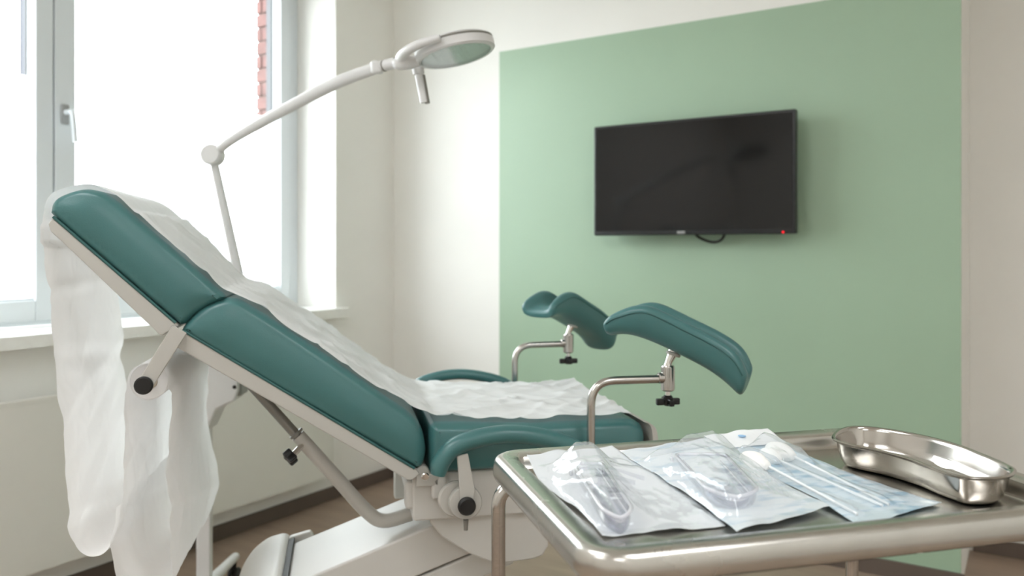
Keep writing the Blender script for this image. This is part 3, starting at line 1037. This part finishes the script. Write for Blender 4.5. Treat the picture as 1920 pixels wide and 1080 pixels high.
tube_obj('lower_arm', [A0 - Vector((0, 0, 0.02)), A0.lerp(E_, 0.5), E_], [0.017, 0.0165, 0.013], LAMPW, lamp, 18)
lathe_obj('elbow_joint', [(0, 0), (0.028, 0), (0.033, 0.006), (0.033, 0.046), (0.028, 0.052), (0, 0.052)], LAMPW, lamp, E_ + Vector((-0.012, 0.022, 0.0)), Vector((0.52, -0.85, 0.05)), 28)
up_path = catmull([E_, Lp(-2.060, 1.632, 1.545), Lp(-1.813, 1.687, 1.648), Lp(-1.690, 1.706, 1.688), Lp(-1.577, 1.722, 1.713)], 8)
nU = len(up_path)
tube_obj('upper_arm', up_path, [0.0135 + 0.0045 * min(1, i / (nU * 0.55)) - 0.002 * max(0, i / nU - 0.6) for i in range(nU)], LAMPW, lamp, 18)
J = Lp(-1.567, 1.724, 1.7155)
lathe_obj('wrist_joint', [(0, 0), (0.014, 0), (0.0195, 0.006), (0.0195, 0.030), (0.014, 0.036), (0, 0.036)], LAMPW, lamp, J + Vector((0, 0, -0.018)), (0.1, -0.1, 1), 24)
tube_obj('neck', [J, Lp(-1.500, 1.728, 1.721)], 0.0155, LAMPW, lamp, 18)
lathe_obj('neck_ring', cap(0.0165, 0.005, 0.001), LAMPG, lamp, Lp(-1.543, 1.7255, 1.717), (1, 0.05, 0.09), 20)

# head: disc with lens below, C shaped yoke, handle; local frame: x along the arm, z out of the top
fwd_ = Vector((-math.sin(YAW), math.cos(YAW), 0))
hx = (rt_ * 1.0 + Vector((0, 0, 0.235)) + fwd_ * -0.10).normalized()
hz = Vector((0, 0, 1)) * 0.97 - rt_ * 0.22 + fwd_ * 0.035
hz = (hz - hx * hz.dot(hx)).normalized()
hy = hz.cross(hx)
HC = Lp(-1.316, 1.757, 1.738)
HM = Matrix(((hx.x, hy.x, hz.x, HC.x), (hx.y, hy.y, hz.y, HC.y), (hx.z, hy.z, hz.z, HC.z), (0, 0, 0, 1)))
def hobj(name, bm, m, parent=lamp, sharp=38):
    bmesh.ops.transform(bm, matrix=HM, verts=bm.verts)
    return link(name, bm, m, parent, sharp)
bm = new()
lathe(bm, [(0.096, -0.017), (0.104, -0.017), (0.109, -0.013), (0.110, 0.007), (0.106, 0.009), (0.106, 0.013), (0.109, 0.0145), (0.100, 0.021), (0.07, 0.025), (0, 0.027)], None, 56)
hd = hobj('lamp_head', bm, LAMPW)
bm = new()
lathe(bm, [(0.1065, 0.0085), (0.1083, 0.009), (0.1083, 0.0135), (0.1065, 0.014)], None, 56)
hobj('seam_groove', bm, LAMPG, hd)
bm = new()
lathe(bm, [(0, -0.0135), (0.097, -0.0135), (0.0975, -0.0155), (0.097, -0.0175), (0, -0.0175)], None, 56)
hobj('lens', bm, LENS, hd)
bm = new()
lathe(bm, [(0, -0.006), (0.097, -0.006), (0.097, -0.0075), (0, -0.0075)], None, 48)
hobj('reflector', bm, mat('grey_reflector', srgb(232, 236, 236), 0.35, 0.3, var=0.05, scale=60), hd)
bm = new()
for i in range(-3, 4):
    for j in range(-3, 4):
        if i * i + j * j < 11:
            lathe(bm, [(0, -0.0118), (0.006, -0.0118), (0.009, -0.0075), (0, -0.0075)], Matrix.Translation((i * 0.025, j * 0.025, 0)), 12)
o = hobj('led_lens_array', bm, mat('led_optics', srgb(244, 246, 246), 0.2, 0.0, var=0.02), hd)
o['kind'] = 'stuff'
# yoke: solid at the arm side, reaching round the far side of the head
pth = []
rad = []
for k in range(25):
    q = k / 24
    a = R(172 + 92 * q)
    r = 0.148 - 0.030 * q
    pth.append((r * math.cos(a) - 0.004, r * math.sin(a), 0.010 - 0.004 * q))
    rad.append(0.0165 - 0.0055 * q)
bm = new()
tube(bm, pth, rad, 18, True, 0.9, (0, 0, 1))
hobj('yoke', bm, LAMPW, lamp, 50)
bm = new()
tube(bm, [(-0.172, -0.012, 0.004), (-0.168, -0.012, 0.003), (-0.158, -0.012, 0.0), (-0.125, -0.014, -0.006), (-0.098, -0.016, -0.008)], [0.004, 0.015, 0.0215, 0.0215, 0.017], 20, True, 0.85, (0, 0, 1))
hobj('yoke_block', bm, LAMPW, lamp, 60)
h0, h1 = Lp(-1.437, 1.747, 1.706), Lp(-1.422, 1.757, 1.606)
hh = tube_obj('handle', [h0, h0.lerp(h1, 0.2), h0.lerp(h1, 0.22), h1], [0.017, 0.016, 0.0125, 0.0115], LAMPW, lamp, 18)
g0 = Vector((0.0075, 0.0045, 0))
tube_obj('grip_inlay', [h0.lerp(h1, 0.24) + g0, h1 + g0 - Vector((0, 0, 0.002))], 0.0075, LAMPG, hh, 12)

# ------------------------------------------------------------------ instrument trolley
TA = Vector((-0.693, 1.031, 0))
TRZ = R(47.2)
TRO = R(47.7)
TX0, TL, TW, TZ = -0.013, 0.680, 0.446, 0.890
trolley = thing('instrument_trolley', 'stainless steel instrument trolley with raised rim in the foreground', 'trolley', TA, TRO)
def rrect(x0, y0, x1, y1, r, n=8):
    out = []
    for cx, cy, a0 in ((x1 - r, y1 - r, 0), (x0 + r, y1 - r, 90), (x0 + r, y0 + r, 180), (x1 - r, y0 + r, 270)):
        for k in range(n + 1):
            a = R(a0 + 90 * k / n)
            out.append((cx + r * math.cos(a), cy + r * math.sin(a)))
    return out
def tray_loops(spec, L=TL, Wd=TW, rc=0.050):
    out = []
    for inset, z in spec:
        out.append([(x, y, z) for x, y in rrect(TX0 + inset, -Wd + inset, L - inset, 0.006 - inset, max(0.006 + inset * 0.05, rc - inset))])
    return out
bm = new()
spec = [(0.005, TZ - 0.035), (0.001, TZ - 0.033), (-0.001, TZ - 0.028), (-0.001, TZ - 0.016), (0.0005, TZ - 0.008), (0.004, TZ - 0.003), (0.009, TZ - 0.0005), (0.014, TZ), (0.024, TZ - 0.0012), (0.034, TZ - 0.0035), (0.037, TZ - 0.006), (0.040, TZ - 0.014), (0.043, TZ - 0.021), (0.047, TZ - 0.024), (0.053, TZ - 0.025), (0.075, TZ - 0.025), (0.11, TZ - 0.025)]
loft(bm, tray_loops(spec))
tray = link('tray_top', bm, TRAYM, trolley, 45, recalc=False)
bm = new()
loft(bm, tray_loops([(0.006, TZ - 0.036), (0.012, TZ - 0.036), (0.024, TZ - 0.030), (0.04, TZ - 0.029)]), True, False)
link('tray_underside', bm, TRAYM, tray, 45)
def trolley_leg(x, y, inx, thick=0.0105):
    p = fillet([(x + inx, y, TZ - 0.042), (x, y, TZ - 0.044), (x, y, 0.09)], 0.03, 8)
    lg = tube_obj('leg', p, thick, STEEL, trolley, 18)
    bm = new()
    lathe(bm, cap(0.034, 0.024, 0.006), frame_mtx((x - 0.012, y, 0.034), (1, 0, 0)), 24)
    lathe(bm, cap(0.012, 0.05, 0.002), Matrix.Translation((x, y, 0.05)), 14)
    link('castor', bm, BLACK, lg)
trolley_leg(-0.008, -0.046, 0.06)
trolley_leg(0.602, -0.046, -0.06)
trolley_leg(0.060, -0.400, 0.06)
trolley_leg(0.602, -0.400, -0.06)
for y in (-0.046, -0.40):
    tube_obj('cross_rail', [(0.0, y, 0.25), (0.602, y, 0.25)], 0.008, STEEL, trolley, 14)
bm = new()
sh = []
for inset, z in ((0.0, 0.270), (0.0, 0.258), (0.01, 0.256), (0.02, 0.256)):
    sh.append([(x, y, z) for x, y in rrect(0.012 + inset, -0.41 + inset, 0.59 - inset, -0.036 - inset, max(0.004, 0.02 - inset))])
loft(bm, sh)
sf = link('lower_shelf', bm, TRAYM, trolley, 45, recalc=False)
s = sf.modifiers.new('thickness', 'SOLIDIFY')
s.thickness = 0.0015
tube_obj('brace', [(0.0, -0.385, TZ - 0.04), (-0.006, -0.388, TZ - 0.16), (-0.006, -0.39, 0.25)], 0.0042, STEEL, trolley, 12)

# ------------------------------------------------------------------ kidney dish
TM = Matrix.Translation(TA) @ Matrix.Rotation(TRZ, 4, 'Z')
FLZ = TZ - 0.025                               # tray floor height
kc = TM @ Vector((0.566, -0.228, FLZ + 0.0006))
dish = thing('kidney_dish', 'shiny steel kidney dish on the right of the trolley tray', 'dish', kc, TRZ + R(-78))
dish_inv = (Matrix.Translation(kc) @ Matrix.Rotation(TRZ + R(-78), 4, 'Z')).inverted()
dish_rim = [(0.5068, -0.1263), (0.548, -0.084), (0.5876, -0.0664), (0.6201, -0.0868), (0.6463, -0.1402), (0.6544, -0.2063), (0.6425, -0.2759), (0.6301, -0.3242), (0.6165, -0.3449), (0.5876, -0.3608), (0.5586, -0.3604), (0.5331, -0.3446), (0.5291, -0.2991), (0.5317, -0.2504), (0.5217, -0.1984), (0.5047, -0.1609)]
kid = [dish_inv @ p for p in catmull([TM @ Vector((x, y, FLZ + 0.0006)) for x, y in dish_rim], 5, True)]
kid = resample(kid + [kid[0]], 97)[:96]
def kloop(off, z):
    n = len(kid)
    out = []
    for i, p in enumerate(kid):
        t = (kid[(i + 1) % n] - kid[i - 1]).normalized()
        nr = Vector((-t.y, t.x, 0))                # inward/outward resolved below
        if nr.dot(p) < 0 and abs(p.y) > 0.0:
            pass
        out.append((p + nr * off).to_tuple()[:2] + (z,))
    return out
area = sum(kid[i].x * kid[(i + 1) % len(kid)].y - kid[(i + 1) % len(kid)].x * kid[i].y for i in range(len(kid)))
sg = 1 if area > 0 else -1                      # +off must mean inward
H = 0.042
bm = new()
spec = [(0.0005, H - 0.004), (-0.003, H - 0.003), (-0.0045, H - 0.0005), (-0.003, H + 0.0012), (0.0, H + 0.0008), (0.0025, H - 0.001), (0.004, H - 0.006), (0.0075, H * 0.5), (0.011, 0.011), (0.015, 0.0055), (0.021, 0.0025), (0.026, 0.002)]
loft(bm, [kloop(sg * o_, z) for o_, z in spec])
link('bowl_inside', bm, DISHM, dish, 60, recalc=False)
bm = new()
spec = [(0.0008, H - 0.0042), (0.0025, H - 0.006), (0.006, H * 0.5), (0.0095, 0.010), (0.0135, 0.004), (0.0195, 0.0006), (0.026, 0.0)]
loft(bm, [kloop(sg * o_, z) for o_, z in spec])
link('bowl_outside', bm, DISHM, dish, 60)

# ------------------------------------------------------------------ sterile pouches and their contents
def edge_at(pts, t):
    return resample(catmull(pts, 8), 101)[int(round(t * 100))]
def pouch(name, label, left, right, backing, seed, bumps, film_h, zoff=0.0, margin=0):
    left = [Vector(p) for p in left]
    right = [Vector(p) for p in right]
    Lr, Rr = resample(catmull(left, 8), 91), resample(catmull(right, 8), 91)
    c = sum(Lr + Rr, Vector()) / 182
    c.z = FLZ
    t = thing(name, label, 'pouch', TM @ c, TRZ, 'sterile pouches on the tray')
    NX, NY = 48, 90
    def surf(i, j, lift):
        u, v = j / NX, i / NY
        p = Lr[i].lerp(Rr[i], u)
        rag = 0.0022 * nz(u * 9, seed, 0) if i in (0, NY) else 0
        p = p + Vector((0.0022 * nz(v * 9, seed + 3, 0) * (abs(u - 0.5) * 2) ** 4, 0.004 * nz(u * 7, seed + 7, 0) * (abs(v - 0.5) * 2) ** 6, 0))
        curl = 0.006 * max(0, nz(u * 3, v * 4, seed)) * max(abs(u - 0.5) * 2, abs(v - 0.5) * 2) ** 4
        p.z += curl + 0.0012 * (nz(u * 5, v * 9, seed + 1) + 0.5) + zoff + 0.0005
        if lift:
            d = min(u, 1 - u) / 0.10
            e = min(v - 0.10, 0.95 - v) / 0.08
            m_ = max(0, min(1, d)) * max(0, min(1, e))
            m_ = m_ * m_ * (3 - 2 * m_)
            h = 0
            for (ax, ay, bx_, by_, rad_, hh_) in bumps:
                pa, ba = Vector((p.x - ax, p.y - ay)), Vector((bx_ - ax, by_ - ay))
                k = max(0, min(1, pa.dot(ba) / ba.length_squared))
                dd = (pa - ba * k).length
                q_ = max(0.0, 1 - max(0.0, dd - rad_ * 0.45) / (rad_ * 1.5))
                h = max(h, hh_ * q_ ** 1.25)
            ang = u * 6 + v * 3
            wr = (1 - 2.2 * abs(nz(u * 9 + v * 5, v * 7 - u * 3, seed + 11)))
            w2 = (1 - 2.2 * abs(nz(u * 22 - v * 9, v * 17 + u * 6, seed + 17)))
            h += film_h * (0.6 * max(0, wr) ** 2 + 0.12 * max(0, w2) ** 2 + 0.0) + 0.005 * max(0, nz(u * 4.5 + v * 2, v * 5, seed + 23) + 0.3) * (film_h / 0.004) + 0.0015
            p.z += h * m_ + 0.0006
        return p - c
    b = grid_obj('backing', [[surf(i, j, False) for j in range(NX + 1)] for i in range(NY + 1)], backing, t, 0.0004)
    f = grid_obj('film', [[surf(i, j, True) for j in range(NX + 1)] for i in range(NY + 1)], FILM, t, 0.0)
    if margin:
        grid_obj('seal_margin', [[surf(i, j, False) + Vector((0, 0, 0.0032)) for j in range(NX + 1)] for i in range(0, margin)], BACKING, t, 0.0004)
    return t, c

p1, c1 = pouch('instrument_pouch', 'leftmost clear sterile pouch holding a plastic speculum',
      [(0.034, -0.057, 0.893), (0.032, -0.094, 0.884), (0.033, -0.148, 0.874), (0.052, -0.255, 0.867), (0.047, -0.332, 0.866)],
      [(0.177, -0.038, 0.893), (0.186, -0.082, 0.884), (0.204, -0.16, 0.872), (0.213, -0.25, 0.866), (0.204, -0.336, 0.866)],
      BACKING, 1.3, [(0.105, -0.108, 0.070, -0.325, 0.030, 0.033), (0.11, -0.12, 0.165, -0.15, 0.02, 0.014)], 0.0026)
p2, c2 = pouch('instrument_pouch', 'middle sterile pouch with a large clear plastic speculum trough',
      [(0.180, -0.065, 0.888), (0.190, -0.12, 0.878), (0.208, -0.231, 0.868), (0.200, -0.367, 0.866)],
      [(0.325, -0.066, 0.899), (0.350, -0.164, 0.880), (0.353, -0.239, 0.871), (0.362, -0.314, 0.866)],
      BACKBLUE, 5.1, [(0.286, -0.110, 0.240, -0.295, 0.046, 0.030), (0.285, -0.11, 0.225, -0.12, 0.022, 0.016)], 0.0024, 0.004)
p3, c3 = pouch('swab_pouch', 'blue tinted sterile pouch with three large cotton swabs',
      [(0.330, -0.037, 0.897), (0.336, -0.113, 0.885), (0.365, -0.247, 0.871), (0.361, -0.375, 0.866)],
      [(0.440, -0.047, 0.905), (0.453, -0.116, 0.886), (0.490, -0.24, 0.871), (0.520, -0.327, 0.867)],
      BACKBLUE2, 9.4, [(0.342, -0.136, 0.356, -0.186, 0.018, 0.024), (0.388, -0.116, 0.391, -0.160, 0.016, 0.02), (0.402, -0.108, 0.416, -0.158, 0.018, 0.024), (0.356, -0.186, 0.378, -0.346, 0.008, 0.008), (0.391, -0.16, 0.431, -0.326, 0.008, 0.008), (0.416, -0.158, 0.442, -0.324, 0.008, 0.008)], 0.0012, 0.0, 15)
bm = new()
lathe(bm, [(0, 0), (0.0062, 0), (0.0062, 0.0005), (0, 0.0005)], Matrix.Translation(Vector((0.385, -0.062, 0.9035)) - c3), 20)
link('printed_dot', bm, mat('blue_print', srgb(150, 188, 222), 0.8), p3)

def trough(bm, path, hw, dep, th=0.0016, n=14):
    """U channel along a path (list of Vectors), open upwards, rounded far end; hw may vary"""
    N = len(path)
    for side in (0, 1):
        rings = []
        for i, p in enumerate(path):
            t = (path[min(i + 1, N - 1)] - path[max(i - 1, 0)]).normalized()
            lat = Vector((-t.y, t.x, 0)).normalized()
            upv = lat.cross(t) * -1
            if upv.z < 0:
                upv = -upv
            w_ = hw[i] - side * th
            d_ = dep[i] - side * th
            rings.append([bm.verts.new(p + lat * w_ * math.copysign(abs(math.sin(a)) ** 0.55, a) + upv * (dep[i] - d_ * abs(math.cos(a)) ** 0.55))
                          for a in (-PI / 2 + PI * k / n for k in range(n + 1))])
        for i in range(N - 1):
            for k in range(n):
                bm.faces.new([rings[i][k], rings[i][k + 1], rings[i + 1][k + 1], rings[i + 1][k]])

def speculum(label, a, b, hw, hdir, z):
    """a hinge end, b blade tip, both in tray coordinates"""
    A_, B_ = Vector((a[0], a[1], 0)), Vector((b[0], b[1], 0))
    c = (A_ + B_) / 2
    t = thing('speculum', label, 'speculum', TM @ Vector((c.x, c.y, z)), TRZ)
    d = (B_ - A_)
    L = d.length
    n = 40
    for nm, zo, sw, dp in (('lower_blade', 0.0, 1.0, 0.024), ('upper_blade', 0.005, 0.72, 0.012)):
        pts, ws, ds = [], [], []
        for i in range(n):
            k = math.sin(PI / 2 * i / (n - 1))
            e = 1.0 if 0.05 < k < 0.86 else (math.sqrt(max(0.004, 1 - ((k - 0.86) / 0.14) ** 2)) if k > 0.5 else 0.8 + 4 * k)
            pts.append(A_ - c + d * k + Vector((0, 0, zo)))
            ws.append(hw * sw * (1 - 0.15 * k) * e)
            ds.append(dp * (0.8 + 0.2 * e))
        bm = new()
        trough(bm, pts, ws, ds)
        bl = link(nm, bm, CLEARP, t, 60, recalc=False)
        lat = Vector((-d.y, d.x, 0)).normalized()
        loop = [p + lat * w_ + Vector((0, 0, q)) for p, w_, q in zip(pts, ws, ds)] + [p - lat * w_ + Vector((0, 0, q)) for p, w_, q in reversed(list(zip(pts, ws, ds)))]
        tube_obj('rim', loop + [loop[0]], 0.0027 if sw == 1.0 else 0.0015, RIMP, bl, 10)
    # handle: a channel leaving the hinge sideways
    hd_ = Vector((hdir[0], hdir[1], 0))
    pts = catmull([A_ - c + d * 0.05 + Vector((0, 0, 0.008)), A_ - c + hd_ * 0.35 - d * 0.02 + Vector((0, 0, 0.006)), A_ - c + hd_ + d * 0.10 + Vector((0, 0, 0.002))], 7)
    bm = new()
    trough(bm, pts, [0.017 - 0.004 * i / len(pts) for i in range(len(pts))], [0.010] * len(pts))
    link('handle', bm, CLEARP, t, 60, recalc=False)
    for s_ in (-1, 1):
        lat = Vector((-d.y, d.x, 0)).normalized() * hw * 1.05 * s_
        lathe_obj('hinge_pin', cap(0.007, 0.004, 0.001), RIMP, t, A_ - c + lat - lat.normalized() * 0.002 * s_ + d * 0.06 + Vector((0, 0, 0.016)), lat, 14)
    return t
speculum('clear plastic speculum inside the leftmost pouch', (0.108, -0.112), (0.070, -0.332), 0.021, (0.062, -0.03), FLZ + 0.003)
speculum('clear plastic speculum inside the middle pouch', (0.285, -0.112), (0.238, -0.300), 0.038, (-0.068, -0.012), FLZ + 0.005)

def swab(label, a, b, e, hr, z):
    A_, B_, E2 = Vector((*a, z + hr)), Vector((*b, z + hr * 0.8)), Vector((*e, FLZ + 0.006))
    t = thing('cotton_swab', label, 'swab', TM @ Vector((E2.x, E2.y, FLZ + 0.002)), TRZ, 'large cotton swabs in the blue pouch')
    o_ = Vector((E2.x, E2.y, FLZ + 0.002))
    d = (B_ - A_)
    path, rad = [], []
    for k in range(13):
        q = k / 12
        path.append(A_ + d * q - o_)
        rad.append(max(0.0012, hr * (math.sin(PI * min(1, 0.04 + q * 0.93)) ** 0.42) * (1.0 if q < 0.6 else 1 - (q - 0.6) * 0.7)))
    bm = new()
    tube(bm, path, rad, 18)
    link('cotton_head', bm, COTTON, t, 80)
    tube_obj('stick', [A_ + d * 0.6 - o_, B_ - o_, E2 - o_], 0.0019, STICK, t, 10)
swab('cotton swab lying nearest the middle pouch', (0.342, -0.136), (0.356, -0.186), (0.378, -0.346), 0.0140, FLZ + 0.013)
swab('middle cotton swab with the smallest visible head', (0.388, -0.116), (0.391, -0.160), (0.431, -0.326), 0.0118, FLZ + 0.014)
swab('cotton swab lying nearest the kidney dish', (0.402, -0.108), (0.416, -0.158), (0.442, -0.324), 0.0142, FLZ + 0.016)
